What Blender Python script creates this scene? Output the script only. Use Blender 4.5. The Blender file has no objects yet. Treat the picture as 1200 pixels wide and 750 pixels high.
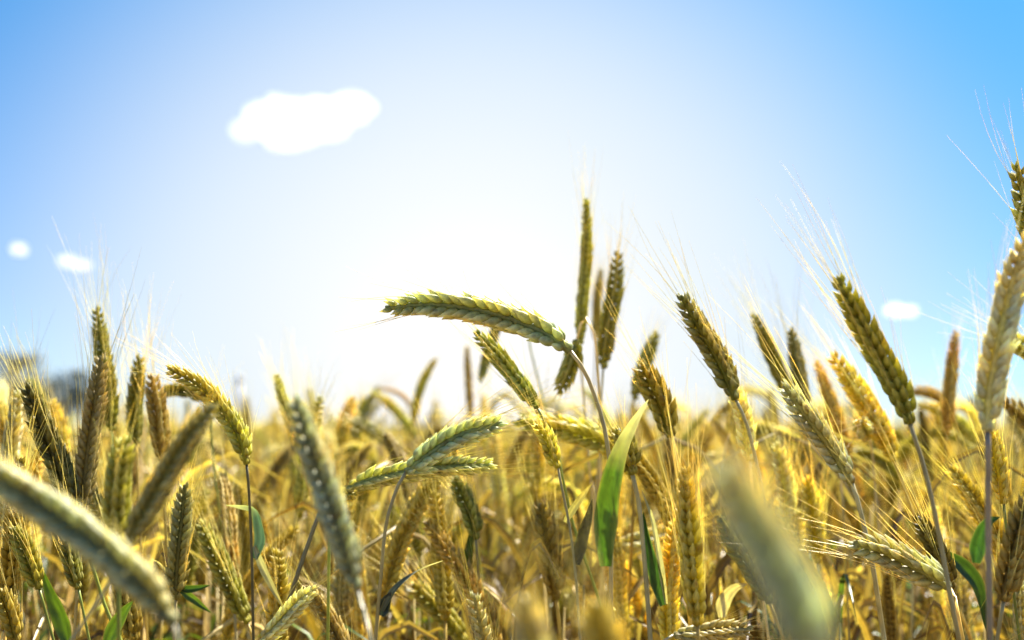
import bpy, bmesh, math, random
import numpy as np
from mathutils import Vector, Matrix, noise

R = math.radians
rng = random.Random(11)

# ------------------------------------------------------------------ camera
sc = bpy.context.scene
LENS, SENSOR, PITCH, EYE = 35.0, 36.0, R(6.1), 1.0
cam_d = bpy.data.cameras.new('camera')
cam_d.lens, cam_d.sensor_width, cam_d.sensor_fit = LENS, SENSOR, 'HORIZONTAL'
cam_d.clip_start, cam_d.clip_end = 0.01, 5000
cam_d.dof.use_dof = True
cam_d.dof.focus_distance = 0.51
cam_d.dof.aperture_fstop = 5.6
cam = bpy.data.objects.new('camera', cam_d)
sc.collection.objects.link(cam)
cam.location = (0, 0, EYE)
cam.rotation_euler = (R(90) + PITCH, 0, 0)
sc.camera = cam

# ------------------------------------------------------------------ sky and sun
SUN_EL, SUN_AZ = R(56), R(38)
world = bpy.data.worlds.new('World')
sc.world = world
world.use_nodes = True
wt = world.node_tree
wt.nodes.clear()
def wn(t, **kw):
    n = wt.nodes.new(t)
    for k, v in kw.items(): setattr(n, k, v)
    return n
w_out = wn('ShaderNodeOutputWorld')
sky = wn('ShaderNodeTexSky', sky_type='NISHITA', sun_disc=False, sun_elevation=SUN_EL, sun_rotation=SUN_AZ,
         air_density=0.85, dust_density=0.0, ozone_density=6.0, altitude=200)
deep = wn('ShaderNodeMix', data_type='RGBA', blend_type='MULTIPLY')       # a deeper summer blue
deep.inputs['Factor'].default_value = 1; deep.inputs['B'].default_value = (.60, .88, 1, 1)
wt.links.new(sky.outputs[0], deep.inputs['A'])
tc = wn('ShaderNodeTexCoord')
sep = wn('ShaderNodeSeparateXYZ'); wt.links.new(tc.outputs['Generated'], sep.inputs[0])
ev = wn('ShaderNodeMapRange'); ev.inputs['From Min'].default_value = .12; ev.inputs['From Max'].default_value = .38
wt.links.new(sep.outputs['Z'], ev.inputs['Value'])
dm = wn('ShaderNodeMix', data_type='RGBA')
dm.inputs['A'].default_value = (.60, .74, .84, 1); dm.inputs['B'].default_value = (.47, .965, 1.05, 1)
wt.links.new(ev.outputs[0], dm.inputs['Factor']); wt.links.new(dm.outputs['Result'], deep.inputs['B'])
# white glow painted into the sky colour around a low point ahead
gx = R(-2.0); ge = R(3.4)
dot = wn('ShaderNodeVectorMath', operation='DOT_PRODUCT')
dot.inputs[1].default_value = (math.sin(gx)*math.cos(ge), math.cos(gx)*math.cos(ge), math.sin(ge))
wt.links.new(tc.outputs['Generated'], dot.inputs[0])
ac = wn('ShaderNodeMath', operation='ARCCOSINE'); wt.links.new(dot.outputs['Value'], ac.inputs[0])
mr = wn('ShaderNodeMapRange', interpolation_type='SMOOTHSTEP')
mr.inputs['From Min'].default_value = R(11); mr.inputs['From Max'].default_value = R(34)
mr.inputs['To Min'].default_value = 1; mr.inputs['To Max'].default_value = 0
wt.links.new(ac.outputs[0], mr.inputs['Value'])
SKY = 0.050
glow = wn('ShaderNodeMix', data_type='RGBA')
glow.inputs['B'].default_value = (.231/SKY, .251/SKY, .266/SKY, 1)
wt.links.new(mr.outputs[0], glow.inputs['Factor']); wt.links.new(deep.outputs['Result'], glow.inputs['A'])
mr2 = wn('ShaderNodeMapRange', interpolation_type='SMOOTHSTEP')
mr2.inputs['From Min'].default_value = R(2); mr2.inputs['From Max'].default_value = R(15)
mr2.inputs['To Min'].default_value = 1; mr2.inputs['To Max'].default_value = 0
wt.links.new(ac.outputs[0], mr2.inputs['Value'])
hot = wn('ShaderNodeMix', data_type='RGBA'); hot.inputs['B'].default_value = (.290/SKY, .286/SKY, .282/SKY, 1)
wt.links.new(mr2.outputs[0], hot.inputs['Factor']); wt.links.new(glow.outputs['Result'], hot.inputs['A'])
bg = wn('ShaderNodeBackground'); bg.inputs['Strength'].default_value = SKY
wt.links.new(hot.outputs['Result'], bg.inputs['Color']); wt.links.new(bg.outputs[0], w_out.inputs['Surface'])

sun_d = bpy.data.lights.new('sun', 'SUN')
sun_d.energy, sun_d.angle, sun_d.color = 5.0, R(0.53), (1.0, 0.94, 0.84)
sun = bpy.data.objects.new('sun', sun_d)
sc.collection.objects.link(sun)
S = Vector((math.sin(SUN_AZ)*math.cos(SUN_EL), math.cos(SUN_AZ)*math.cos(SUN_EL), math.sin(SUN_EL)))
sun.rotation_euler = S.to_track_quat('Z', 'Y').to_euler()
sun.location = S * 30

sc.view_settings.view_transform = 'Standard'
sc.view_settings.look = 'None'
sc.view_settings.gamma = 1
sc.view_settings.exposure = 1.92
sc.view_settings.use_curve_mapping = False
sc.cycles.use_denoising = True
sc.cycles.max_bounces = 7
sc.cycles.diffuse_bounces = 4
sc.cycles.transmission_bounces = 4
sc.cycles.volume_bounces = 5
sc.cycles.caustics_reflective = False
sc.cycles.caustics_refractive = False

# ------------------------------------------------------------------ helpers
COL = sc.collection
def tag(o, label=None, cat=None, group=None, kind=None):
    if label: o['label'] = label
    if cat: o['category'] = cat
    if group: o['group'] = group
    if kind: o['kind'] = kind
    return o
def empty(name, loc):
    o = bpy.data.objects.new(name, None)
    o.empty_display_size = 0.05
    o.location = loc
    COL.objects.link(o)
    return o

PX = SENSOR / LENS / 1200.0                      # metres across one picture pixel at one metre
cp, sp = math.cos(PITCH), math.sin(PITCH)
def at(px, py, d):
    """the point that stands d metres ahead, in the direction of that spot of the photograph"""
    x = (px - 600) * PX * d
    u = (375 - py) * PX * d
    return Vector((x, d * cp - u * sp, EYE + d * sp + u * cp))

class MB:
    def __init__(s): s.v, s.f, s.c, s.n = [], [], [], 0
    def add(s, verts, faces, cols):
        s.v.append(np.asarray(verts, float)); s.c.append(np.asarray(cols, float))
        s.f.extend([tuple(i + s.n for i in f) for f in faces]); s.n += len(verts)
    def mesh(s, name, mats, origin=(0, 0, 0)):
        me = bpy.data.meshes.new(name)
        v = np.concatenate(s.v) - np.asarray(origin, float)
        me.from_pydata(v.tolist(), [], s.f)
        c = np.concatenate(s.c); c = np.concatenate([np.clip(c, 0, 1), np.ones((len(c), 1))], 1)
        a = me.color_attributes.new('pigment', 'FLOAT_COLOR', 'POINT')
        a.data.foreach_set('color', c.astype(np.float32).ravel())
        me.polygons.foreach_set('use_smooth', [True] * len(me.polygons))
        for m in mats: me.materials.append(m)
        me.update()
        return me
    def build(s, name, mat, parent=None, origin=(0, 0, 0)):
        o = bpy.data.objects.new(name, s.mesh(name, [mat], origin))
        COL.objects.link(o)
        if parent: o.parent = parent
        return o

def catmull(pts, n):
    P = [np.asarray(p, float) for p in pts]
    P = [2*P[0]-P[1]] + P + [2*P[-1]-P[-2]]
    segs = len(P) - 3
    L = [np.linalg.norm(P[i+2]-P[i+1]) + 1e-9 for i in range(segs)]
    tot = sum(L); out = []
    for k in range(n):
        s = tot * k / (n-1); i = 0
        while i < segs-1 and s > L[i]: s -= L[i]; i += 1
        t = min(1, s / L[i])
        a, b, c, d = P[i:i+4]
        out.append(0.5*(2*b + (c-a)*t + (2*a-5*b+4*c-d)*t*t + (3*b-a-3*c+d)*t**3))
    return np.array(out)
def unit(v): return v / (np.linalg.norm(v) + 1e-12)
def frames(P, ref):
    T = np.gradient(P, axis=0); T = np.array([unit(t) for t in T])
    U = []; u = None
    for t in T:
        if u is None:
            u = np.cross(t, ref)
            if np.linalg.norm(u) < 0.05: u = np.cross(t, np.array([1., 0.2, 0.1]))
        u = unit(u - t*np.dot(u, t)); U.append(u)
    U = np.array(U); V = np.cross(U, T)
    return T, U, V

def tube(mb, P, rad, col, sides=6, cap=True):
    P = np.asarray(P, float); n = len(P)
    T, U, V = frames(P, np.array([0.13, -1.0, 0.05]))
    rad = np.broadcast_to(rad, (n,)); col = np.broadcast_to(np.asarray(col, float), (n, 3))
    vs, cs, fs = [], [], []
    for i in range(n):
        for k in range(sides):
            a = 2*math.pi*k/sides
            vs.append(P[i] + rad[i]*(math.cos(a)*U[i] + math.sin(a)*V[i])); cs.append(col[i])
    for i in range(n-1):
        for k in range(sides):
            k2 = (k+1) % sides
            fs.append((i*sides+k, i*sides+k2, (i+1)*sides+k2, (i+1)*sides+k))
    if cap:
        fs.append(tuple(range(sides-1, -1, -1))); fs.append(tuple((n-1)*sides+k for k in range(sides)))
    mb.add(vs, fs, cs)

# kernel templates: a plump grain in its husk, with a pointed keel
def kernel_template(sides, rings):
    vs, fs, tt = [], [], []
    for (z, r) in rings:
        for k in range(sides):
            a = 2*math.pi*k/sides
            x, y = math.cos(a)*r, math.sin(a)*r
            if y > 0: y *= 1.12
            vs.append((x, y, z)); tt.append(z)
    n = len(rings)
    for i in range(n-1):
        for k in range(sides):
            k2 = (k+1) % sides
            fs.append((i*sides+k, i*sides+k2, (i+1)*sides+k2, (i+1)*sides+k))
    fs.append(tuple((n-1)*sides+k for k in range(sides)))
    return np.array(vs), fs, np.array(tt)
K_HI = kernel_template(8, [(0, .30), (.10, .70), (.25, .97), (.40, 1.0), (.56, .82), (.70, .52), (.84, .26), (1.0, .04)])
K_LO = kernel_template(5, [(0, .35), (.25, 1.0), (.6, .85), (1.0, .08)])

def ear_geo(P0, width, col, tipcol, roll=0.0, awn=1.0, spread=1.0, seed=0, hi=True, face=None, fat=1.0, awncol=(.86, .76, .36), awn_n=2, loose=1.0):
    """a bearded ear: two ranks of overlapping spikelets on a bent rachis, a long bristle from each husk"""
    rn = random.Random(seed)
    L = float(np.sum(np.linalg.norm(np.diff(P0, axis=0), axis=1)))
    N = max(8, int(L / (0.178*width)))
    P = catmull(P0, N+2)
    mid = P[len(P)//2]
    ref = np.array(face if face is not None else -(mid - np.array([0, 0, EYE])))
    T, U, V = frames(P, unit(ref))
    cr, sr = math.cos(roll), math.sin(roll)
    U, V = U*cr + V*sr, V*cr - U*sr
    col = np.array(col, float); tipcol = np.array(tipcol, float)
    kv, kf, kt = K_HI if hi else K_LO
    ns_ = 8 if hi else 5
    nerve = (1 + (.11 if hi else 0)*np.cos(np.arange(len(kv)) % ns_ * math.pi))[:, None]
    ear, awns = MB(), MB()
    tube(ear, P, 0.15*width*np.linspace(1, .6, len(P)), col*0.8, 5 if hi else 3)
    for i in range(N+1):
        t = i / N
        g = min(1.0, 0.55 + t*4.5) * (1.0 if t < .62 else 1.0 - 0.42*((t-.62)/.38)**1.3)
        side = 1 if i % 2 == 0 else -1
        u, v, ta = U[i]*side, V[i], T[i]
        specs = [(0.66, 0.40, 1.0), (0.66, -0.40, 1.0), (1.0, 0.0, 0.95)]
        if i == N: specs = [(0.15, 0.35, .95), (0.15, -0.35, .95), (-.2, 0, .9)]
        for q, (ou, ov, sz) in enumerate(specs):
            if not hi and q == 2: continue
            s = width * g * sz
            kl = 0.66*s*rn.uniform(.88, 1.1)*fat**.3
            kr = 0.127*s*fat*rn.uniform(.88, 1.1)
            D = unit(ta + u*ou*0.64*loose*(.5 + .5*min(1, t*9))*rn.uniform(.75, 1.25) + v*ov*0.75*loose*rn.uniform(.8, 1.2) + np.array([rn.gauss(0, .035) for _ in range(3)]))
            O = P[i] + u*0.115*s*(1 if q < 2 else 1.2) + v*ov*0.30*s
            out = unit(u*ou + v*ov*1.3)
            B = unit(out - D*np.dot(out, D)); A = np.cross(B, D)
            bend = (kv[:, 2:3]**2) * (-0.02*kl) * B[None, :]
            vs = O + kv[:, 0:1]*kr*0.95*A + kv[:, 1:2]*kr*1.02*B + kv[:, 2:3]*kl*D + bend
            jit = rn.uniform(.80, 1.18)*nerve
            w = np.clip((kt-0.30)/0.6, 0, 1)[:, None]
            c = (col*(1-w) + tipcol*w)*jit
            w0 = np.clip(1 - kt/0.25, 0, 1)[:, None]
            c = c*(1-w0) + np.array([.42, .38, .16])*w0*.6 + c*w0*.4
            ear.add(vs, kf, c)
            if awn > 0 and q < awn_n and rn.random() < .62:
                tipp = O + D*kl*0.97 - B*0.02*kl
                al = 0.040*awn*rn.uniform(.55, 1.15)*(0.72 + .4*min(1, t*2))
                ad = unit(ta*0.9 + D*0.55*spread + np.array([rn.gauss(0, .09*spread) for _ in range(3)]))
                bo = np.array([rn.gauss(0, .10) for _ in range(3)]) + ta*.10
                r0 = 0.00015*(min(width, .016)/0.014)
                m = 5 if hi else 3
                pts = np.array([tipp + ad*al*s_ + bo*al*s_*s_ for s_ in np.linspace(0, 1, m)])
                ac_ = np.array(awncol)*rn.uniform(.75, 1.2)
                tube(awns, pts, np.linspace(r0, r0*0.28, m), ac_, 3, False)
    return ear, awns

def leaf_geo(mb, P0, width, col, twist=0.0, fold=0.35, n=16, ref=None, dry=None, roll=0.0):
    """a grass blade: widest near the middle, folded along its midrib, drawn out to a point"""
    P = catmull(P0, n)
    T, U, V = frames(P, np.array(ref) if ref is not None else np.array([0.0, -1.0, 0.15]))
    vs, cs, fs = [], [], []
    col = np.array(col, float)
    for i in range(n):
        t = i/(n-1)
        w = width * min(1, .45 + 2.2*t) * (1 - t**2.6) + 0.0003
        a = roll + twist*t
        u = U[i]*math.cos(a) + V[i]*math.sin(a); v = V[i]*math.cos(a) - U[i]*math.sin(a)
        for k, e in enumerate((-1, -.75, -.5, -.25, 0, .25, .5, .75, 1)):
            vs.append(P[i] + u*w*.5*e - v*fold*w*.5*(1-abs(e)) + v*0.03*w*math.sin(t*17+k))
            c = col * (1.30 if e == 0 else (1.10 if k % 2 else .84)) * (1 + .10*math.sin(t*23 + 2*k))
            if e in (-1, 1): c = c*.6 + np.array([.34, .34, .12])*.4
            if dry is not None:
                q = min(1, max(0, (t-.55)/.4))
                c = c*(1-q) + np.array(dry)*q
            cs.append(c)
    for i in range(n-1):
        for k in range(8):
            fs.append((i*9+k, i*9+k+1, (i+1)*9+k+1, (i+1)*9+k))
    mb.add(vs, fs, cs)

# ------------------------------------------------------------------ materials
def plant_mat(name, trans=.3, rough=.5, spec=.35, nscale=260, namp=.35, tr_tint=(1.08, 1.13, .55), stripe=False, vary=.38, bump=.25, spots=0):
    m = bpy.data.materials.new(name); m.use_nodes = True
    nt = m.node_tree; nt.nodes.clear(); L = nt.links.new
    out = nt.nodes.new('ShaderNodeOutputMaterial')
    at_ = nt.nodes.new('ShaderNodeAttribute'); at_.attribute_name = 'pigment'
    tc = nt.nodes.new('ShaderNodeTexCoord')
    nz = nt.nodes.new('ShaderNodeTexNoise'); nz.inputs['Scale'].default_value = nscale; nz.inputs['Detail'].default_value = 4
    L(tc.outputs['Object'], nz.inputs['Vector'])
    mr = nt.nodes.new('ShaderNodeMapRange')
    mr.inputs['From Min'].default_value = .3; mr.inputs['From Max'].default_value = .7
    mr.inputs['To Min'].default_value = 1-namp; mr.inputs['To Max'].default_value = 1+namp
    L(nz.outputs['Fac'], mr.inputs['Value'])
    oi = nt.nodes.new('ShaderNodeObjectInfo')
    mr2 = nt.nodes.new('ShaderNodeMapRange'); mr2.inputs['To Min'].default_value = 1-vary; mr2.inputs['To Max'].default_value = 1+vary
    L(oi.outputs['Random'], mr2.inputs['Value'])
    mu = nt.nodes.new('ShaderNodeMath'); mu.operation = 'MULTIPLY'
    L(mr.outputs[0], mu.inputs[0]); L(mr2.outputs[0], mu.inputs[1])
    sc_ = nt.nodes.new('ShaderNodeVectorMath'); sc_.operation = 'SCALE'
    L(at_.outputs['Color'], sc_.inputs[0]); L(mu.outputs[0], sc_.inputs['Scale'])
    # slow drift between greener and yellower along each plant
    nz2 = nt.nodes.new('ShaderNodeTexNoise'); nz2.inputs['Scale'].default_value = 28
    L(tc.outputs['Object'], nz2.inputs['Vector'])
    mx = nt.nodes.new('ShaderNodeMix'); mx.data_type = 'RGBA'; mx.blend_type = 'MULTIPLY'
    mx.inputs['B'].default_value = (1.11, .95, .66, 1)
    mr3 = nt.nodes.new('ShaderNodeMapRange'); mr3.inputs['From Min'].default_value = .42; mr3.inputs['From Max'].default_value = .66
    L(nz2.outputs['Fac'], mr3.inputs['Value']); L(mr3.outputs[0], mx.inputs['Factor']); L(sc_.outputs[0], mx.inputs['A'])
    colr = mx.outputs['Result']
    if spots:
        n3 = nt.nodes.new('ShaderNodeTexNoise'); n3.inputs['Scale'].default_value = 150; n3.inputs['Detail'].default_value = 3
        L(tc.outputs['Object'], n3.inputs['Vector'])
        m3 = nt.nodes.new('ShaderNodeMapRange'); m3.inputs['From Min'].default_value = .60; m3.inputs['From Max'].default_value = .72; m3.inputs['To Max'].default_value = spots
        L(n3.outputs['Fac'], m3.inputs['Value'])
        x3 = nt.nodes.new('ShaderNodeMix'); x3.data_type = 'RGBA'; x3.blend_type = 'MULTIPLY'; x3.inputs['B'].default_value = (.50, .34, .22, 1)
        L(m3.outputs[0], x3.inputs['Factor']); L(colr, x3.inputs['A']); colr = x3.outputs['Result']
    b = nt.nodes.new('ShaderNodeBsdfPrincipled')
    b.inputs['Roughness'].default_value = rough; b.inputs['Specular IOR Level'].default_value = spec
    L(colr, b.inputs['Base Color'])
    if bump:
        bp = nt.nodes.new('ShaderNodeBump'); bp.inputs['Strength'].default_value = bump; bp.inputs['Distance'].default_value = .0006
        L(nz.outputs['Fac'], bp.inputs['Height']); L(bp.outputs[0], b.inputs['Normal'])
    tr = nt.nodes.new('ShaderNodeBsdfTranslucent')
    tm = nt.nodes.new('ShaderNodeMix'); tm.data_type = 'RGBA'; tm.blend_type = 'MULTIPLY'; tm.inputs['Factor'].default_value = 1
    tm.inputs['B'].default_value = (*tr_tint, 1)
    L(colr, tm.inputs['A']); L(tm.outputs['Result'], tr.inputs['Color'])
    ms = nt.nodes.new('ShaderNodeMixShader'); ms.inputs['Fac'].default_value = trans
    L(b.outputs[0], ms.inputs[1]); L(tr.outputs[0], ms.inputs[2]); L(ms.outputs[0], out.inputs['Surface'])
    return m
M_EAR = plant_mat('wheat_husk', .43, .46, .45, 420, .28, bump=.35, spots=.75)
M_AWN = plant_mat('wheat_bristle', .45, .35, .5, 60, .2, bump=0)
M_STEM = plant_mat('wheat_straw', .12, .38, .5, 90, .25, tr_tint=(1.1, 1.0, .6), bump=.1)
M_LEAF = plant_mat('wheat_leaf', .35, .38, .45, 130, .22, tr_tint=(1.2, 1.2, .4), bump=.2, spots=.4)
M_BARK = plant_mat('tree_bark', 0, .9, .1, 3, .3, bump=0)
M_TREE = plant_mat('tree_foliage', .12, .6, .2, .4, .45, tr_tint=(1.1, 1.3, .5), bump=0)

def soil_mat():
    m = bpy.data.materials.new('field_soil'); m.use_nodes = True
    nt = m.node_tree; L = nt.links.new; b = nt.nodes['Principled BSDF']
    tc = nt.nodes.new('ShaderNodeTexCoord')
    nz = nt.nodes.new('ShaderNodeTexNoise'); nz.inputs['Scale'].default_value = 14; nz.inputs['Detail'].default_value = 8
    L(tc.outputs['Object'], nz.inputs['Vector'])
    cr = nt.nodes.new('ShaderNodeValToRGB')
    cr.color_ramp.elements[0].position = .35; cr.color_ramp.elements[0].color = (.07, .045, .02, 1)
    cr.color_ramp.elements[1].position = .7; cr.color_ramp.elements[1].color = (.24, .17, .07, 1)
    L(nz.outputs['Fac'], cr.inputs['Fac']); L(cr.outputs[0], b.inputs['Base Color'])
    bp = nt.nodes.new('ShaderNodeBump'); bp.inputs['Strength'].default_value = .8; bp.inputs['Distance'].default_value = .03
    L(nz.outputs['Fac'], bp.inputs['Height']); L(bp.outputs[0], b.inputs['Normal'])
    b.inputs['Roughness'].default_value = .95
    return m
def flat_mat(name, c, rough=.7):
    m = bpy.data.materials.new(name); m.use_nodes = True
    nt = m.node_tree; L = nt.links.new; b = nt.nodes['Principled BSDF']
    tc = nt.nodes.new('ShaderNodeTexCoord')
    nz = nt.nodes.new('ShaderNodeTexNoise'); nz.inputs['Scale'].default_value = .8; nz.inputs['Detail'].default_value = 5
    L(tc.outputs['Object'], nz.inputs['Vector'])
    mx = nt.nodes.new('ShaderNodeMix'); mx.data_type = 'RGBA'
    mx.inputs['A'].default_value = (*[x*.8 for x in c], 1); mx.inputs['B'].default_value = (*[min(1, x*1.15) for x in c], 1)
    L(nz.outputs['Fac'], mx.inputs['Factor']); L(mx.outputs['Result'], b.inputs['Base Color'])
    b.inputs['Roughness'].default_value = rough
    return m

# ------------------------------------------------------------------ the setting
bm = bmesh.new()
n = 60
for j in range(n+1):
    for i in range(n+1):
        x = ((i/n)*2-1); y = ((j/n)*2-1)
        x = math.copysign(abs(x)**3, x)*3000; y = math.copysign(abs(y)**3, y)*3000
        bm.verts.new((x, y, 0.0 if math.hypot(x, y) > 400 else 0.012*noise.noise(Vector((x*.7, y*.7, 0))) - .012))
bm.verts.ensure_lookup_table()
for j in range(n):
    for i in range(n):
        a = j*(n+1)+i
        bm.faces.new((bm.verts[a], bm.verts[a+1], bm.verts[a+n+2], bm.verts[a+n+1]))
me = bpy.data.meshes.new('ground'); bm.to_mesh(me); bm.free()
me.materials.append(soil_mat())
ground = bpy.data.objects.new('ground', me); COL.objects.link(ground)
tag(ground, kind='structure')

# clouds: small white puffs of real vapour
def cloud(label, px, py, wpx, hpx, lobes, dist, seed, opt):
    rn = random.Random(seed)
    c = at(px, py, dist); s = PX*dist*.94
    bm = bmesh.new()
    for (lx, ly, lr, lry) in lobes:
        r = bmesh.ops.create_icosphere(bm, subdivisions=4, radius=1)
        for v in r['verts']:
            d = 1 + .24*noise.noise(v.co*1.7 + Vector((lx, ly, seed*7.3))) + .14*noise.noise(v.co*4.1 + Vector((seed, lx, ly)))
            v.co = Vector((lx*s + v.co.x*lr*s*d, v.co.y*min(lr, lry)*s*d*1.1, -ly*s + v.co.z*lry*s*d))
    me = bpy.data.meshes.new('cloud'); bm.to_mesh(me); bm.free()
    m = bpy.data.materials.new('cloud_vapour'); m.use_nodes = True
    nt = m.node_tree; nt.nodes.clear()
    o_ = nt.nodes.new('ShaderNodeOutputMaterial'); pv = nt.nodes.new('ShaderNodeVolumePrincipled')
    pv.inputs['Color'].default_value = (1, 1, 1, 1); pv.inputs['Anisotropy'].default_value = .7
    pv.inputs['Density'].default_value = opt / (hpx*s)
    nt.links.new(pv.outputs[0], o_.inputs['Volume'])
    me.materials.append(m)
    o = bpy.data.objects.new('cloud', me); COL.objects.link(o); o.location = c
    rm = o.modifiers.new('fuse', 'REMESH'); rm.mode = 'VOXEL'; rm.voxel_size = max(hpx*s/40, .2)
    tag(o, label, 'cloud', 'small white clouds in the blue sky')
    return o
cloud('large white ragged cloud alone high in the sky', 355, 140, 180, 80,
      [(-72, 14, 20, 16), (-50, 0, 26, 24), (-35, -22, 13, 13), (-20, 6, 42, 33), (25, -2, 45, 27), (60, -14, 33, 22), (-18, 24, 30, 17), (20, 10, 40, 20)], 700, 3, 1.5)
cloud('tiny round white cloud low at the left edge of the sky', 22, 292, 24, 20, [(0, 0, 11, 9), (4, 3, 8, 6)], 700, 5, 1.3)
cloud('small oval white cloud above the tall upright dark ear', 87, 308, 42, 24, [(-8, -2, 14, 9), (9, 3, 14, 8)], 700, 6, 1.3)
cloud('small flat white cloud right of the thick leaning green ear', 1056, 364, 40, 22, [(-7, 0, 14, 9), (8, 1, 14, 8)], 700, 8, 1.2)

# trees and the tower on the far side of the field
def tree(label, px, py_top, wpx, dist, col, seed):
    rn = random.Random(seed)
    g = at(px, 500, dist); x, y = g.x, g.y
    top = at(px, py_top, dist).z; w = wpx*PX*dist
    root = empty('broadleaf_tree', (x, y, 0))
    tag(root, label, 'tree', 'trees beyond the field')
    t = MB()
    tube(t, [(0, 0, -.1), (.05, 0, top*.2), (0, .1, top*.45), (.1, 0, top*.8)], [.30, .24, .17, .05], (.10, .07, .04), 8)
    for k in range(9):
        a = k*2.4; z0 = top*rn.uniform(.22, .5)
        e = np.array([math.cos(a)*w*.36, math.sin(a)*w*.3, z0 + top*rn.uniform(.12, .35)])
        tube(t, catmull([(0, 0, z0), e*[.5, .5, 1]*1.0 - np.array([0, 0, .2]), e], 6), np.linspace(.10, .02, 6), (.10, .07, .04), 5)
    t.build('trunk', M_BARK, root)
    c = MB()
    blobs = []
    for k in range(34):
        a = rn.uniform(0, 6.283); q = rn.random()**.5; zz = rn.uniform(-.85, 1)
        blobs.append((np.array([math.cos(a)*q*w*.42*math.sqrt(max(.1, 1-zz*zz*.8)), math.sin(a)*q*w*.35, top*.56 + zz*top*.36]), rn.uniform(.13, .24)*w, rn.uniform(.7, 1.3)))
    for (bc, br, sh) in blobs:
        for k in range(80):
            d = unit(np.array([rn.gauss(0, 1) for _ in range(3)])); p = bc + d*br*rn.random()**.4*[1, 1, .8]
            if p[2] > top: continue
            u = unit(np.array([rn.gauss(0, 1) for _ in range(3)])); v = unit(np.cross(u, d + .01)); s = rn.uniform(.14, .3)
            c.add([p-u*s, p+v*s*.45, p+u*s, p-v*s*.45], [(0, 1, 2, 3)], [np.array(col)*sh*rn.uniform(.7, 1.3)]*4)
    c.build('crown', M_TREE, root)
tree('olive brown flat-topped tree on the horizon at the left edge', 16, 410, 100, 95, (.065, .052, .018), 4)
tree('low dark blue-green tree on the horizon beside the olive brown one', 76, 432, 96, 120, (.018, .038, .034), 9)

tw = at(279, 500, 420)
tower = empty('tower', (tw.x, tw.y, 0)); tag(tower, 'small pale grey tower far off on the horizon behind the drooping ear', 'tower')
H = at(279, 438, 420).z; s = PX*420
b = MB(); tube(b, [(0, 0, 0), (0, 0, H*.5), (0, 0, H*.86)], [4*s, 3.5*s, 3.3*s], (.5, .52, .55), 16)
b.build('shaft', flat_mat('pale_render', (.75, .77, .82)), tower)
b = MB(); tube(b, [(0, 0, H*.86), (0, 0, H*.88), (0, 0, H*.95), (0, 0, H*1.0)], [4.4*s, 4.6*s, 3.6*s, .4*s], (.4, .4, .45), 16)
b.build('roof', flat_mat('slate_roof', (.5, .53, .6)), tower)

# ------------------------------------------------------------------ wheat plants that the photograph shows one by one
GREEN = ((.32, .37, .055), (.80, .78, .26)); OLIVE = ((.44, .42, .055), (.84, .78, .26)); GOLD = ((.56, .455, .05), (.86, .74, .25))
PALE = ((.66, .60, .27), (.93, .89, .62)); GREY = ((.33, .38, .20), (.84, .84, .58)); BROWN = ((.42, .30, .07), (.70, .54, .20)); DARK = ((.22, .23, .035), (.54, .48, .10))  # naturally paler tips; PALE and GREY whitened further, sunlit glints put into the colour
ST_GREY = (.34, .32, .20); ST_GOLD = (.56, .42, .11); ST_GREEN = (.24, .30, .06); ST_PALE = (.68, .58, .32)
LF_GREEN = (.07, .145, .018); LF_DARK = (.03, .08, .018); LF_DRY = (.66, .56, .33); LF_YEL = (.32, .34, .05)
GROUP = 'wheat plants standing in the field'
HERO_LIST = []

def stem_path(B, T, pts):
    """from the ear's base down to the soil"""
    P = [np.array(B)] + [np.array(p) for p in pts]
    if len(P) == 1:
        d = unit(np.array([-T[0]*.8, -T[1]*.8, -max(.55, abs(T[2]))]))
        P.append(P[0] + d*.05)
    e = P[-1]; d = unit(P[-1] - P[-2]); d[2] = min(d[2], -.4); d = unit(d)
    k = min(.16, e[2]*.3)
    a = e + d*k
    P.append(a)
    g = np.array([a[0] + d[0]*.10, a[1] + d[1]*.10, 0.0])
    P.append(a*.45 + g*.55); P.append(g)
    return P

def make_stem(B, T, pts, r, col, parent, origin):
    P = stem_path(B, T, pts)
    Q = catmull(P, 120)
    z = Q[:, 2]
    rad = np.linspace(r*.72, r*1.35, len(Q))
    cols = np.array([col]*len(Q), float)
    zs = .86 - (len(HERO_LIST) * 37 % 19) * .012                 # the leaf sheath wraps the straw below its mouth
    q = np.clip((zs - z)/.006, 0, 1); rad = rad*(1 + .28*q)
    cols = cols*(1-q[:, None]) + (cols*.45 + np.array([.26, .26, .09])*.5)*q[:, None]
    cols = cols*(1 + .12*np.sin(z*61 + len(HERO_LIST)))[:, None]
    for zn in (.62, .36, .15):               # the knots of the straw
        g = np.exp(-((z-zn)/.008)**2); rad = rad*(1 + .45*g); cols = cols*(1-.4*g[:, None])
    mb = MB(); tube(mb, Q, rad, cols, 7)
    return mb.build('stem', M_STEM, parent, origin), Q

def leaf_on(parent, origin, pts, width, col, **kw):
    mb = MB(); leaf_geo(mb, pts, width, col, **kw)
    return mb.build('leaf', M_LEAF, parent, origin)

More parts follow.
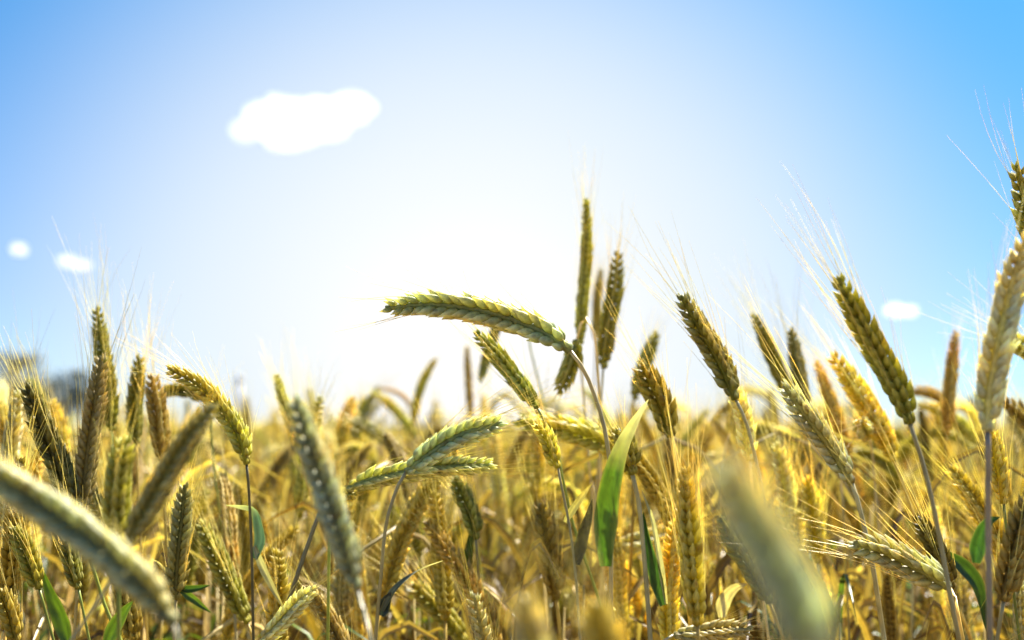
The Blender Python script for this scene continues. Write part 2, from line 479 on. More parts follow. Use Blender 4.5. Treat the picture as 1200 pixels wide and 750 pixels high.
def plant(label, d, W, ear, stem=(), col=GOLD, st=ST_GOLD, roll=0., awn=1., spread=1., dd=0., leaves=(), fat=1., awn_n=2, awncol=(.86, .76, .36), loose=1., r=None):
    """ear: picture spots from the ear's base to its tip; dd: how much nearer (-) or farther (+) the tip is"""
    n = len(ear)
    pts = [np.array(at(p[0], p[1], p[2] if len(p) > 2 else d + dd*i/(n-1))) for i, p in enumerate(ear)]
    E = catmull(pts, 26)
    width = W*PX*d*1.06
    seed = len(HERO_LIST)*17 + 3
    sp_ = [np.array(at(p[0], p[1], p[2] if len(p) > 2 else d)) for p in stem]
    P = stem_path(E[0], unit(E[1]-E[0]), sp_)
    o0 = P[-1]
    root = empty('wheat_plant', o0)
    tag(root, label, 'wheat plant', GROUP)
    make_stem(E[0], unit(E[1]-E[0]), sp_, r or max(.0009, min(.0015, width*.085)), st, root, o0)
    eg, ag = ear_geo(E, width, col[0], col[1], R(roll), awn, spread, seed, True, None, fat, awncol, awn_n, loose)
    eo = eg.build('ear', M_EAR, root, o0)
    if ag.n: ag.build('awns', M_AWN, eo, o0)
    for lf in leaves:
        lp = [np.array(at(p[0], p[1], p[2] if len(p) > 2 else d)) for p in lf['p']]
        kw = {k: v for k, v in lf.items() if k not in ('p', 'w', 'c')}
        leaf_on(root, o0, lp, lf['w']*PX*d, lf['c'], **kw)
    HERO_LIST.append((root, label))
    return root

# --- centre
plant('sharp grey-green ear arching left over the horizon in the middle', .50, 37, [(668, 411), (645, 393), (610, 378), (560, 363), (505, 357), (452, 361)],
      [(676, 421), (684, 433), (691, 448), (699, 470), (708, 500), (716, 560), (716, 640)], GREY, ST_PALE, roll=8, awn=.75, spread=1.2, fat=1.12, awn_n=1, dd=.015,
      leaves=[dict(p=[(710, 664, .485), (709, 625, .485), (714, 575, .485), (726, 530, .485), (742, 497, .485), (760, 468, .485)], w=28, c=(.05, .115, .014), fold=.3, twist=.4, roll=.2, dry=(.62, .58, .36))])
plant('tall straight olive ear, highest in the middle of the picture', .74, 19, [(680, 404), (682, 360), (687, 300), (687, 234)], [(682, 440), (690, 540)], OLIVE, ST_PALE, roll=75, awn=.9, spread=1.0)
plant('upright golden ear just right of the tallest middle ear', .74, 23, [(707, 432), (712, 385), (720, 340), (724, 296)], [(705, 460), (700, 560)], OLIVE, ST_PALE, roll=50, awn=.8)
plant('thin yellow ear half hidden between the two tall middle ears', 1.05, 14, [(698, 400), (700, 352), (704, 316)], (), GOLD, roll=70, awn=.7)
plant('small green ear hanging down behind the arching grey-green ear', .85, 15, [(590, 368), (581, 386), (571, 418), (563, 446)], [(598, 364), (609, 366), (617, 384), (622, 410), (632, 450), (650, 520)], GREEN, ST_GREEN, roll=60, awn=.5)
plant('olive green ear leaning left below the arching ear', .58, 25, [(630, 478), (606, 446), (580, 414), (558, 390)], [(650, 520), (668, 600)], GREEN, ST_GREEN, roll=65, awn=1., spread=.9)
plant('short olive ear hanging straight down below the tallest ear', .66, 23, [(676, 398), (672, 418), (664, 440), (655, 460)], [(684, 372), (696, 390), (702, 460), (704, 560)], OLIVE, ST_PALE, roll=40, awn=.25)
plant('grey-green ear rising right from a curved stem, lower middle', .50, 31, [(476, 553), (500, 534), (538, 510), (589, 495)], [(468, 566), (453, 612), (446, 680), (440, 750)], GREY, ST_GREY, roll=5, awn=1.05, spread=.8, fat=1.1,
      leaves=[dict(p=[(447, 716), (462, 690), (490, 668), (519, 657)], w=9, c=(.10, .12, .10), twist=2.2, dry=(.66, .60, .44)), dict(p=[(446, 722), (452, 705), (458, 694)], w=16, c=(.03, .05, .07), fold=.5)])
plant('grey-green ear lying almost level, crossed by the curved stem', .54, 27, [(406, 573), (440, 561), (500, 549), (578, 545)], [(392, 584), (386, 640), (384, 750)], ((.36, .38, .14), (.84, .80, .42)), ST_GREEN, roll=25, awn=1.2, spread=.8, awn_n=2)
plant('blurred golden ear lying level right of the grey-green pair', .66, 33, [(742, 560), (728, 532), (695, 512), (650, 500), (606, 494)], [(742, 600), (738, 680)], OLIVE, ST_GOLD, roll=20, awn=1.1)
plant('dark green ear on a thin stem, awns swept to its left', .62, 25, [(558, 632), (551, 600), (540, 575), (533, 560)], [(561, 680), (566, 740)], GREEN, ST_GREY, roll=20, awn=1.15,
      leaves=[dict(p=[(548, 694), (546, 670), (550, 640), (555, 610)], w=13, c=LF_GREEN, fold=.3)])
plant('short golden ear leaning right behind the broad yellow-green ear', .85, 20, [(743, 468), (752, 436), (762, 408), (769, 390)], (), OLIVE, ST_GOLD, roll=60, awn=.7)
plant('broad yellow-green ear behind the pale leaf tip', .58, 34, [(786, 512), (778, 480), (764, 450), (752, 428)], [(794, 560), (800, 640)], ((.30, .27, .035), (.62, .52, .12)), ST_GOLD, roll=30, awn=1.)
plant('plump dark ear end beside the wide green leaf', .55, 30, [(741, 556), (737, 540), (733, 520), (724, 503)], [(750, 600), (759, 705), (762, 750)], OLIVE, ST_GREY, roll=50, awn=.5, r=.0017,
      leaves=[dict(p=[(777, 710), (766, 668), (757, 630), (754, 600)], w=16, c=LF_DARK, fold=.5, twist=.3), dict(p=[(781, 708), (774, 660), (765, 610), (752, 574)], w=7, c=(.5, .48, .34), fold=.6)])
plant('golden ear with bright grain tips standing below the level golden ear', .62, 32, [(652, 702), (646, 660), (640, 620), (634, 590)], (), ((.38, .28, .045), (.66, .5, .16)), roll=15, awn=1.1)
plant('tall golden ear standing upright left of the big blurred grey ear', .46, 36, [(817, 732), (812, 680), (806, 610), (803, 550)], (), GOLD, roll=80, awn=1.1)
plant('yellow ear slanting left with bright flecks beside the blurred grey ear', .56, 30, [(902, 706), (884, 670), (862, 636), (846, 606)], (), OLIVE, roll=30, awn=1.2,
      leaves=[dict(p=[(846, 724), (848, 706), (860, 690), (876, 684)], w=17, c=LF_DRY, fold=.2)])
plant('thin dark stem with a dark sheath left of the wide green leaf', .52, 22, [(654, 548), (648, 534), (640, 512), (628, 498)], [(658, 570), (668, 620), (675, 680), (680, 750)], OLIVE, ST_GREY, roll=30, awn=.8,
      leaves=[dict(p=[(676, 662), (682, 632), (690, 604), (694, 585)], w=15, c=(.05, .045, .03), fold=.4), dict(p=[(662, 612), (676, 590), (694, 566)], w=9, c=(.6, .52, .22), fold=.3)])
plant('pale lit ear lying low behind the dark green blade', .70, 24, [(720, 640), (744, 636), (770, 628), (794, 622)], [(708, 660), (700, 720)], PALE, ST_PALE, roll=30, awn=1.1)
plant('bright cream ear lying along the bottom edge, right of centre', .48, 24, [(790, 744), (820, 742), (850, 738), (880, 738)], [(776, 752)], PALE, ST_PALE, roll=40, awn=.9)

# --- left of centre
plant('narrow green-brown ear leaning left in front of white sky', .72, 17, [(351, 528), (342, 500), (332, 470), (324, 440)], (), OLIVE, roll=75, awn=.6)
plant('large blurred blue-grey ear leaning left, left of centre', .335, 38, [(418, 690), (403, 640), (380, 570), (362, 520), (346, 468)], [(426, 716), (434, 750)], ((.33, .38, .30), (.70, .73, .56)), ST_GREY, roll=10, awn=.5)
plant('blurred golden ear standing clear of the horizon, left of centre', 1.05, 19, [(399, 524), (404, 494), (414, 466)], (), GOLD, roll=60, awn=.5)
plant('thin olive ear leaning left under the arching twigs', 1.25, 14, [(488, 512), (470, 488), (452, 470), (436, 460)], (), OLIVE, roll=70, awn=.5)
plant('slim olive ear leaning right against the white sky', 1.15, 13, [(484, 496), (489, 468), (498, 442), (510, 421)], (), OLIVE, roll=70, awn=.5)
plant('faint thin ear drooping left against the white sky', 1.5, 8, [(486, 482), (474, 466), (460, 458), (446, 456)], [(492, 500)], ((.46, .36, .16), (.7, .56, .3)), roll=90, awn=.8)
plant('slim brown ear standing straight left of the olive green ear', 1.25, 12, [(552, 490), (549, 450), (547, 407)], (), BROWN, roll=80, awn=.4)
plant('blurred olive ear leaning left just above the level grey-green ear', .95, 17, [(470, 530), (446, 512), (424, 498), (412, 494)], (), OLIVE, roll=60, awn=.8)
plant('small sharp pale ear at the bottom edge pointing up right', .50, 24, [(306, 752), (326, 733), (350, 706), (370, 690)], (), PALE, ST_PALE, roll=30, awn=1.1)
plant('bent grey straw with a small ear behind the blue-grey ear', .54, 19, [(376, 598), (388, 586), (402, 580), (418, 580)], [(366, 624), (352, 664), (340, 700)], OLIVE, ST_GREY, roll=40, awn=.6, r=.0016)
plant('slender pale-edged ear upright below the two grey-green ears', .72, 19, [(491, 652), (489, 620), (487, 592)], (), OLIVE, ST_GREEN, roll=30, awn=.8)
plant('blurred ear leaning left low down below the curled dry leaf', .66, 27, [(545, 752), (522, 722), (500, 700), (484, 684)], (), OLIVE, ST_GOLD, roll=30, awn=1.3)
plant('dark olive ear hanging right, below and left of the thin-stemmed green ear', .8, 20, [(540, 612), (532, 625), (522, 640), (512, 652)], [(552, 600), (558, 640)], OLIVE, ST_GREEN, roll=40, awn=.4)

# --- left
plant('tall upright dark ear at left, tip under the small oval cloud', .66, 21, [(131, 505), (127, 455), (119, 405), (114, 361)], (), DARK, ST_GREEN, roll=35, awn=1.25, spread=.8)
plant('grey-brown ear in front of the tall upright dark ear', .56, 27, [(97, 602), (102, 540), (112, 470), (119, 418)], (), ((.24, .21, .10), (.5, .40, .2)), ST_GREY, roll=15, awn=1.2, spread=.8)
plant('stout dark green ear leaning left near the left edge', .55, 31, [(88, 596), (68, 545), (48, 495), (32, 452)], (), ((.19, .17, .03), (.5, .44, .1)), ST_GREEN, roll=25, awn=.8)
plant('golden brown ear left of a pair of upright ears', .66, 21, [(160, 520), (158, 480), (161, 445), (163, 418)], (), OLIVE, roll=20, awn=1.2)
plant('darker ear on the right of a pair of upright ears', .63, 25, [(190, 540), (187, 500), (182, 465), (178, 440)], (), BROWN, roll=35, awn=1.2)
plant('dark olive ear bowing to the left over a thin dark stem', .54, 25, [(289, 544), (282, 515), (264, 484), (236, 453), (197, 431)], [(292, 580), (295, 650), (297, 750)], OLIVE, (.10, .09, .05), roll=20, awn=.7, spread=1.1, loose=1.2,
      leaves=[dict(p=[(298, 655), (304, 635), (302, 615), (296, 598), (280, 594), (264, 592)], w=15, c=(.05, .10, .10), fold=.6, twist=.7, dry=(.5, .52, .34)), dict(p=[(298, 640), (308, 666), (320, 690), (334, 716)], w=9, c=(.55, .52, .36), fold=.4)])
plant('short dark ear nodding left behind the bowing olive ear', .72, 20, [(238, 470), (226, 460), (206, 457), (187, 462)], [(246, 490), (250, 540)], DARK, ST_GREEN, roll=20, awn=.8)
plant('blurred grey-green ear slanting up to the right at left', .36, 33, [(150, 636), (182, 580), (214, 524), (250, 476)], [(140, 660)], ((.30, .30, .13), (.6, .56, .3)), ST_GREY, roll=20, awn=.4)
plant('blurred olive ear forming the other arm of the V at left', .40, 36, [(138, 636), (137, 590), (140, 550), (146, 514)], (), OLIVE, ST_GREEN, roll=60, awn=.4)
plant('thick blurred ear crossing the lower left corner diagonally', .285, 46, [(203, 732), (172, 692), (128, 650), (66, 604), (0, 562), (-46, 534)], [(212, 760), (220, 790)], ((.31, .32, .17), (.76, .74, .48)), ST_GREY, roll=5, awn=.3, fat=1.1)
plant('sharp grey-green ear upright right of the thick diagonal ear', .55, 27, [(206, 702), (208, 660), (213, 610), (217, 568)], (), ((.27, .27, .10), (.58, .54, .28)), ST_GREY, roll=5, awn=.7,
      leaves=[dict(p=[(210, 690), (226, 690), (246, 686)], w=9, c=LF_DARK, fold=.5), dict(p=[(212, 692), (226, 702), (247, 718)], w=9, c=(.10, .2, .04), fold=.5), dict(p=[(206, 690), (190, 664), (178, 655)], w=4, c=LF_DRY)])
plant('olive ear leaning left beside the thin dark stem', .60, 26, [(290, 730), (272, 690), (252, 648), (236, 612)], (), OLIVE, ST_GOLD, roll=40, awn=1.5, spread=.9)
plant('yellow ear low at the far left edge, below the thick ear', .5, 26, [(20, 752), (12, 720), (0, 690)], (), GOLD, roll=20, awn=1.2)
plant('dark plant with a green blade at bottom left', .5, 26, [(46, 690), (36, 662), (28, 640), (16, 618)], (), DARK, ST_GREEN, roll=30, awn=1.1,
      leaves=[dict(p=[(80, 756), (68, 720), (58, 695), (50, 668)], w=20, c=LF_GREEN, fold=.4)])
plant('pale straw plant with a short green blade under the thick ear', .5, 22, [(92, 690), (84, 660), (80, 630)], (), OLIVE, ST_GREEN, roll=50, awn=1.1,
      leaves=[dict(p=[(124, 756), (134, 735), (146, 716), (156, 704)], w=19, c=LF_GREEN, fold=.3)])
plant('golden ear at the left edge standing just below the trees', .72, 22, [(22, 560), (12, 525), (4, 492), (-2, 470)], (), GOLD, roll=40, awn=.7)
plant('yellow ear between the dark leaning ear and the grey-brown ear', .78, 20, [(76, 540), (72, 510), (66, 486), (62, 470)], (), GOLD, roll=50, awn=1.2)

# --- right of centre
plant('green ear with cream edge leaning left, first right of the gap', .56, 31, [(862, 468), (846, 430), (822, 388), (798, 346)], [(876, 500), (890, 560), (897, 600)], ((.31, .31, .06), (.82, .76, .42)), ST_GREY, roll=18, awn=1.15, spread=1.1)
plant('cream ear tucked under the green ear with cream edge', .60, 26, [(878, 540), (874, 505), (868, 478), (860, 452)], (), PALE, ST_PALE, roll=15, awn=.9)
plant('olive ear leaning left behind the bright cream ear', .76, 20, [(928, 470), (912, 435), (897, 400), (883, 369)], (), OLIVE, roll=60, awn=1.2)
plant('upright grey-green ear close right of the leaning olive ear', .74, 20, [(944, 500), (940, 460), (933, 420), (927, 386)], (), ((.26, .25, .10), (.55, .48, .24)), roll=25, awn=1.2)
plant('bright cream ear leaning left with long loose bristles', .54, 32, [(998, 566), (975, 528), (945, 488), (919, 452)], [(1003, 580), (1012, 615), (1022, 660), (1036, 750)], ((.50, .47, .24), (.93, .90, .70)), ST_GREY, roll=10, awn=1.3, spread=1.2, r=.0017)
plant('thin brown ear right behind the bright cream ear', .8, 18, [(996, 540), (984, 500), (970, 460), (957, 424)], (), BROWN, roll=60, awn=1.1)
plant('broad golden ear left of the thick leaning green ear', .66, 29, [(1048, 540), (1028, 495), (1000, 450), (976, 416)], (), GOLD, roll=50, awn=1.1)
plant('thick leaning green ear, tip above the flat cloud', .44, 38, [(1066, 496), (1056, 465), (1030, 415), (1002, 365), (982, 326)], [(1074, 520), (1086, 560), (1100, 625), (1112, 690), (1124, 750)], ((.23, .235, .03), (.62, .56, .14)), ST_GREY, roll=70, awn=1.1, spread=1.)
plant('star-like pale ear pointing at the viewer among golden ears', .62, 24, [(1018, 512, .70), (1014, 504, .66), (1011, 499, .635), (1009, 494, .61)], [(1022, 530, .71), (1026, 580, .71)], PALE, ST_PALE, awn=.75, spread=2.4, awncol=(.75, .6, .28))
plant('slim upright brown ear under the flat cloud', .85, 17, [(1109, 510), (1112, 465), (1116, 425), (1120, 389)], (), BROWN, roll=30, awn=.6)
plant('small brown ear nodding left under the flat cloud', .9, 15, [(1118, 482), (1102, 466), (1084, 459), (1066, 458)], [(1124, 520)], BROWN, roll=30, awn=.6)
plant('dark olive ear slanting behind the slim brown ear', .95, 17, [(1145, 520), (1124, 496), (1100, 480), (1076, 474)], (), OLIVE, roll=50, awn=.6)
plant('large cream ear rising near the right edge, lit look put into its colour', .40, 39, [(1157, 505), (1161, 455), (1172, 395), (1186, 335), (1204, 275)], [(1158, 540), (1158, 620), (1160, 750)], ((.62, .58, .36), (.95, .93, .76)), (.30, .26, .22), roll=12, awn=.7, spread=1.3, awncol=(.8, .74, .55), r=.0016)  # paler husk colour stands in for sunlight on its shaded near side
plant('dark golden ear at the right edge, the highest tip of all', .55, 32, [(1240, 350), (1222, 300), (1204, 245), (1192, 194)], (), OLIVE, ST_GOLD, roll=40, awn=1.0, spread=1.2)
plant('olive ear leaning left at the right edge beside the large cream ear', .62, 25, [(1236, 440), (1214, 418), (1192, 402), (1172, 392)], (), OLIVE, roll=40, awn=1.1)
plant('brown ear low at the right edge behind the cream ear stem', .7, 22, [(1226, 520), (1206, 496), (1188, 478), (1170, 468)], (), BROWN, roll=40, awn=.9)
plant('white lit ear lying level at lower right, bristles to the left', .50, 38, [(1112, 688), (1080, 668), (1040, 648), (1000, 636)], [(1118, 700), (1126, 740)], ((.52, .50, .22), (.94, .92, .68)), ST_GOLD, roll=25, awn=1.3, spread=.9, awncol=(.8, .68, .36))
plant('dark brown-green ear standing over the white lit level ear', .52, 28, [(1114, 690), (1104, 660), (1090, 630), (1075, 606)], [(1118, 720), (1124, 756)], ((.17, .14, .025), (.42, .34, .08)), ST_GREY, roll=60, awn=1.1)
plant('dark-backed golden ear leaning right at the lower right edge', .46, 34, [(1176, 704), (1186, 660), (1198, 615), (1212, 575)], (), ((.30, .20, .04), (.68, .5, .14)), ST_GREY, roll=35, awn=1.2,
      leaves=[dict(p=[(1144, 660), (1148, 634), (1158, 612), (1172, 606)], w=20, c=(.03, .085, .015), fold=.4, twist=.5)])
plant('golden ear with green drooping blade beneath the white lit ear', .52, 24, [(1176, 590), (1172, 560), (1166, 530), (1162, 505)], (), GOLD, ST_GREEN, roll=20, awn=1.1,
      leaves=[dict(p=[(1110, 650), (1130, 664), (1148, 690), (1156, 740)], w=19, c=(.045, .11, .018), fold=.4)])
plant('huge blurred grey-green ear nearest the viewer, lower right', .150, 70, [(962, 790), (936, 716), (896, 634), (848, 545)], [(972, 830)], ((.50, .57, .45), (.86, .90, .78)), ST_GREY, roll=15, awn=.25, fat=1.1)
plant('pale lit narrow ear left of the bright cream ear stem', .68, 24, [(922, 620), (922, 585), (918, 550), (910, 520)], (), PALE, ST_GREY, roll=20, awn=1.2)
plant('golden upright ear between the blurred grey ear and the cream ear stem', .66, 24, [(958, 660), (956, 625), (952, 590), (946, 560)], (), GOLD, ST_GREY, roll=20, awn=1.1)
plant('blurred pale ear close to the viewer at the bottom, right of centre', .24, 46, [(640, 800), (632, 770), (622, 735), (612, 700)], (), ((.40, .37, .19), (.70, .66, .44)), ST_PALE, roll=20, awn=.5)
plant('blurred orange-gold ear close to the viewer at the bottom middle', .25, 52, [(730, 810), (716, 770), (704, 735), (696, 706)], (), ((.38, .31, .06), (.60, .50, .15)), ST_GOLD, roll=20, awn=.6)

# ------------------------------------------------------------------ the crowd of plants behind: kinds with their parts, copied one by one
def proto(kind, i):
    """one plant about a metre tall, standing on the origin; returns meshes of stem, ear, awns, leaf"""
    rn = random.Random(700 + i*13)
    if kind == 'upright': lean, nod, h = rn.uniform(.02, .12), 0.15, .98
    elif kind == 'leaning': lean, nod, h = rn.uniform(.2, .35), .5, .97
    else: lean, nod, h = rn.uniform(.25, .4), 2.0, .95
    L = rn.uniform(.075, .105); B = np.array([lean*.12, 0, h - L*(1 if kind == 'upright' else .8 if kind == 'leaning' else .35)])
    a0 = lean; pts = [B]
    for k in range(8):
        a = a0 + nod*(k/7)
        pts.append(pts[-1] + np.array([math.sin(a), rn.gauss(0, .04), math.cos(a)])*L/8)
    E = catmull(pts, 22)
    pal = {0: GOLD, 1: OLIVE, 2: ((.46, .36, .05), (.80, .66, .18)), 3: PALE, 4: BROWN}[i % 5]
    eg, ag = ear_geo(E, rn.uniform(.0125, .0155), pal[0], pal[1], rn.uniform(-.9, .9), rn.uniform(.6, 1.3), rn.uniform(.8, 1.2), i*31+5, True, (0, -1, .05), fat=rn.uniform(.9, 1.12), loose=rn.uniform(.85, 1.4))
    t0 = unit(E[1]-E[0])
    st = [E[0], E[0] - t0*.04, np.array([B[0]-.03-lean*.08, .01, B[2]*.72]), np.array([-.01, .0, B[2]*.36]), np.array([0, 0, 0.])]
    Q = catmull(st, 26); rad = np.linspace(.0009, .0017, 26)
    sm = MB(); tube(sm, Q, rad, [ST_GOLD, ST_GREY, ST_PALE, (.4, .33, .08)][i % 4], 6)
    lm = MB()
    p0 = Q[int(26*rn.uniform(.2, .34))]; az = rn.uniform(0, 6.28); d = np.array([math.cos(az), math.sin(az), 0])
    up = np.array([0, 0, 1.]); ll = rn.uniform(.12, .2)
    leaf_geo(lm, [p0, p0 + d*ll*.22 + up*ll*.38, p0 + d*ll*.6 + up*ll*.42, p0 + d*ll*.9 + up*ll*.05], rn.uniform(.007, .011),
             [LF_YEL, LF_DRY, LF_GREEN, (.45, .36, .10)][(i*3+1) % 4], twist=rn.uniform(-1, 1), dry=(.55, .44, .18), ref=tuple(np.cross(d, up)*.3 + up))
    return (sm.mesh('stem', [M_STEM]), eg.mesh('ear', [M_EAR]), ag.mesh('awns', [M_AWN]), lm.mesh('leaf', [M_LEAF]))
KINDS = [('upright', 0), ('leaning', 1), ('nodding', 2), ('upright', 3), ('leaning', 4), ('upright', 5), ('nodding', 6), ('leaning', 7), ('upright', 8), ('leaning', 9), ('upright', 10), ('nodding', 11), ('leaning', 12), ('leaning', 13), ('upright', 11), ('upright', 17)]
LOOK = {0: 'golden', 1: 'olive', 2: 'yellow', 3: 'pale', 4: 'brown'}
PROTO = [(k, i, proto(k, i)) for k, i in KINDS]

def crowd_plant(x, y, s, rz, which, label):
    kind, i, (sm, em, am, lm) = PROTO[which]
    root = empty('wheat_plant', (x, y, 0)); root.rotation_euler = (0, 0, rz); root.scale = (s, s, s)
    tag(root, label, 'wheat plant', GROUP)
    for nm, me in (('stem', sm), ('leaf', lm)):
        o = bpy.data.objects.new(nm, me); COL.objects.link(o); o.parent = root
    e = bpy.data.objects.new('ear', em); COL.objects.link(e); e.parent = root
    a = bpy.data.objects.new('awns', am); COL.objects.link(a); a.parent = e
    return root

CROWD, CLASS = [], {}
N_CROWD = 300 - len(HERO_LIST)
tries = 0
while len(CROWD) < N_CROWD and tries < 20000:
    tries += 1
    d = math.sqrt(rng.uniform(.57**2, 1.36**2))
    x = rng.uniform(-.56, .56)*d*1.03
    if any((x-a)**2 + (d-b)**2 < .0021 for a, b in CROWD): continue
    CROWD.append((x, d))
    s = 0.985 + rng.gauss(0, .04) - .035*max(0, (1.0-d)/.4)
    px = 600 + x/(PX*d)
    s += .042 if (px > 740 or px < 170) and d > .82 else 0            # the crop stands taller on both sides
    s = max(.78, min(s, 1.045))
    w = rng.randrange(len(PROTO))
    while d < .85 and PROTO[w][0] == 'nodding': w = rng.randrange(len(PROTO))
    kind, i, _ = PROTO[w]
    zone = ['at the left side', 'left of the middle', 'right of the middle', 'at the right side'][min(3, max(0, int(px/300)))]
    row = 'in the second row' if d < .95 else ('in the middle rows' if d < 1.17 else 'in the farther rows')
    o = crowd_plant(x, d, s, rng.uniform(0, 6.283), w, 'wheat ear')
    CLASS.setdefault((kind, LOOK[i % 5], row, zone), []).append((px, o))

ORD = ['first', 'second', 'third', 'fourth', 'fifth', 'sixth', 'seventh', 'eighth', 'ninth', 'tenth', 'eleventh', 'twelfth', 'thirteenth', 'fourteenth']
for (kind, look, row, zone), members in CLASS.items():
    members.sort(key=lambda m: m[0])
    for k, (_, o) in enumerate(members):
        o['label'] = (f'{kind} {look} wheat ear {row} of the crowd {zone}' if len(members) == 1
                      else f'{ORD[min(k, 13)]} {kind} {look} ear from the left {row} {zone}')

# ------------------------------------------------------------------ the field beyond, too many to count
src = bpy.data.collections.new('wheat_sources')
def lowres(i):
    rn = random.Random(4000+i)
    mb = MB(); mi = []
    kind = ['u', 'l', 'n', 'u', 'l', 'u'][i % 6]
    lean = {'u': .08, 'l': .3, 'n': .35}[kind]; nod = {'u': .1, 'l': .5, 'n': 1.9}[kind]
    L = rn.uniform(.08, .1); B = np.array([.03, 0, .96 - L*{'u': 1, 'l': .8, 'n': .35}[kind]])
    pts = [B]
    for k in range(6):
        a = lean + nod*k/5
        pts.append(pts[-1] + np.array([math.sin(a), 0, math.cos(a)])*L/6)
    pal = [GOLD, OLIVE, PALE, BROWN, GREEN, GOLD][i % 6]
    eg, ag = ear_geo(catmull(pts, 14), rn.uniform(.0135, .016), pal[0], pal[1], rn.uniform(-1, 1), rn.uniform(1, 1.3), 1., i, False, (0, -1, .05))
    st = MB(); tube(st, catmull([B, B*[.6, 1, .75], B*[.2, 1, .4], (0, 0, 0)], 8), np.linspace(.0010, .0018, 8), [ST_GOLD, ST_PALE, (.42, .34, .09)][i % 3], 3)
    lf = MB()
    for q in range(3):
        az = rn.uniform(0, 6.28); d = np.array([math.cos(az), math.sin(az), 0]); up = np.array([0, 0, 1.]); ll = rn.uniform(.14, .24); p0 = np.array([.01, 0, rn.uniform(.4, .72)])
        leaf_geo(lf, [p0, p0 + d*ll*.10 + up*ll*.42, p0 + d*ll*.30 + up*ll*.74, p0 + d*ll*.58 + up*ll*.80], rn.uniform(.006, .010),
                 [LF_YEL, LF_DRY, (.45, .36, .10), (.5, .38, .12), (.40, .30, .08), LF_GREEN][(i+q*2) % 6], n=7, twist=rn.uniform(-1, 1), ref=tuple(np.cross(d, up)*.3 + up))
    parts = [(eg, M_EAR), (ag, M_AWN), (st, M_STEM), (lf, M_LEAF)]
    big = MB(); idx = []
    for k, (p, m) in enumerate(parts):
        nf = len(p.f)
        big.add(np.concatenate(p.v), p.f, np.concatenate(p.c)); idx += [k]*nf
    me = big.mesh('field_wheat', [m for _, m in parts])
    me.polygons.foreach_set('material_index', idx)
    o = bpy.data.objects.new('field_wheat_source', me); src.objects.link(o)
for i in range(6): lowres(i)
def undergrowth(i):
    """the short late shoots and dry lower leaves between the straws, darkened to paint in shade"""
    rn = random.Random(9000+i); st, lf = MB(), MB()
    for q in range(3):
        a = rn.uniform(0, 6.28); e = np.array([math.cos(a)*.05, math.sin(a)*.05, rn.uniform(.6, .82)])
        tube(st, catmull([e, e*[.7, .7, .5], (e[0]*.5, e[1]*.5, 0)], 7), np.linspace(.0007, .0016, 7), [(.40, .30, .10), (.5, .40, .16), (.26, .22, .08)][q], 4)
        for r in range(2):
            az = rn.uniform(0, 6.28); d = np.array([math.cos(az), math.sin(az), 0]); up = np.array([0, 0, 1.]); ll = rn.uniform(.12, .22); p0 = e*[.8, .8, rn.uniform(.75, .98)]
            leaf_geo(lf, [p0, p0 + d*ll*.10 + up*ll*.38, p0 + d*ll*.32 + up*ll*.62, p0 + d*ll*.58 + up*ll*.50], rn.uniform(.004, .008),
                     [(.30, .21, .07), (.14, .09, .03), (.42, .33, .14), (.08, .14, .02), (.18, .12, .03)][(i*2+q+r*3) % 5], n=9, twist=rn.uniform(-2, 2), ref=tuple(np.cross(d, up)*.3 + up))  # dark leaf tones paint shade into the gaps low in the crop
    big = MB(); big.add(np.concatenate(st.v), st.f, np.concatenate(st.c)); big.add(np.concatenate(lf.v), lf.f, np.concatenate(lf.c))
    me = big.mesh('field_wheat', [M_STEM, M_LEAF]); me.polygons.foreach_set('material_index', [0]*len(st.f) + [1]*len(lf.f))
    src.objects.link(bpy.data.objects.new('field_wheat_source', me))
for i in range(4): undergrowth(i)

pts, rot, scl, idx = [], [], [], []
def scatter(d0, d1, dens, margin, hm, hs, wide):
    area_n = int(dens * .5*1.03*wide*(d1*d1 - d0*d0) + dens*2*margin*(d1-d0))
    for _ in range(area_n):
        while True:
            d = math.sqrt(rng.uniform(d0*d0, d1*d1)) if d1 > 3 or rng.random() < .7 else rng.uniform(d0, d1)
            hw = .515*wide*d + margin
            x = rng.uniform(-hw, hw)
            break
        pts.append((x, d, 0)); rot.append((rng.gauss(0, .05), rng.gauss(0, .05), rng.uniform(0, 6.283)))
        scl.append(max(.75, min(1.10, rng.gauss(hm, hs)))); idx.append(rng.randrange(6))
scatter(1.28, 2.4, 520, .3, .925, .085, 1.15)
scatter(2.4, 4.5, 380, .4, .915, .085, 1.12)
scatter(4.5, 12.0, 110, .8, .915, .07, 1.1)
scatter(12.0, 45.0, 12, 2, .93, .05, 1.05)
scatter(45.0, 140.0, .9, 4, .97, .05, 1.05)
for _ in range(2600):
    d = math.sqrt(rng.uniform(.64**2, 2.2**2)); pts.append((rng.uniform(-.62, .62)*d, d, 0)); rot.append((0, 0, rng.uniform(0, 6.283)))
    scl.append(rng.uniform(.85, 1.12)); idx.append(6 + rng.randrange(4))
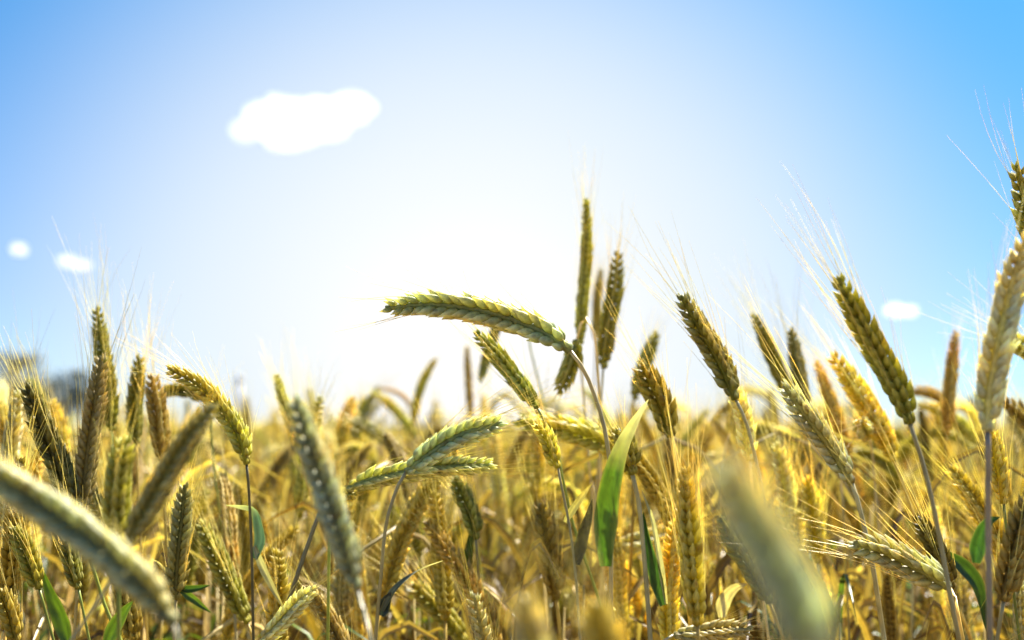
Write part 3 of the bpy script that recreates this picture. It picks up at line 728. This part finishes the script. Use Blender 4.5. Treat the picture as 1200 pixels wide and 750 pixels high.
for k in range(4200):                      # plants beside and behind the camera's place
    x = rng.uniform(-1.9, 1.9) if k < 1100 else rng.uniform(-6, 6); y = rng.uniform(-1.2, 1.5) if k < 1100 else rng.uniform(-8, -.3)
    if abs(x) < .56*max(y, 0) + .22 + (.18 if y < .25 else 0): continue
    pts.append((x, y, 0)); rot.append((rng.gauss(0, .05), rng.gauss(0, .05), rng.uniform(0, 6.283)))
    scl.append(max(.75, min(1.02, rng.gauss(.93, .04)))); idx.append(rng.randrange(6))

me = bpy.data.meshes.new('wheat_field'); me.from_pydata(pts, [], [])
a = me.attributes.new('turn', 'FLOAT_VECTOR', 'POINT'); a.data.foreach_set('vector', np.array(rot, np.float32).ravel())
a = me.attributes.new('size', 'FLOAT', 'POINT'); a.data.foreach_set('value', np.array(scl, np.float32))
a = me.attributes.new('pick', 'INT', 'POINT'); a.data.foreach_set('value', np.array(idx, np.int32))
field = bpy.data.objects.new('wheat_field', me); COL.objects.link(field)
tag(field, 'golden mass of ripening wheat stretching away to the horizon', 'wheat field', kind='stuff')
ng = bpy.data.node_groups.new('wheat_field', 'GeometryNodeTree')
ng.interface.new_socket('Geometry', in_out='INPUT', socket_type='NodeSocketGeometry')
ng.interface.new_socket('Geometry', in_out='OUTPUT', socket_type='NodeSocketGeometry')
gi, go = ng.nodes.new('NodeGroupInput'), ng.nodes.new('NodeGroupOutput')
ip = ng.nodes.new('GeometryNodeInstanceOnPoints')
ci = ng.nodes.new('GeometryNodeCollectionInfo'); ci.inputs['Collection'].default_value = src; ci.inputs['Separate Children'].default_value = True; ci.inputs['Reset Children'].default_value = True
def named(t, nm):
    q = ng.nodes.new('GeometryNodeInputNamedAttribute'); q.data_type = t; q.inputs['Name'].default_value = nm; return q
e2r = ng.nodes.new('FunctionNodeEulerToRotation')
ng.links.new(named('FLOAT_VECTOR', 'turn').outputs['Attribute'], e2r.inputs[0])
ng.links.new(gi.outputs[0], ip.inputs['Points']); ng.links.new(ci.outputs[0], ip.inputs['Instance'])
ip.inputs['Pick Instance'].default_value = True
ng.links.new(named('INT', 'pick').outputs['Attribute'], ip.inputs['Instance Index'])
ng.links.new(e2r.outputs[0], ip.inputs['Rotation'])
ng.links.new(named('FLOAT', 'size').outputs['Attribute'], ip.inputs['Scale'])
ng.links.new(ip.outputs[0], go.inputs[0])
field.modifiers.new('plants', 'NODES').node_group = ng
print('heroes', len(HERO_LIST), 'crowd', len(CROWD), 'field', len(pts))
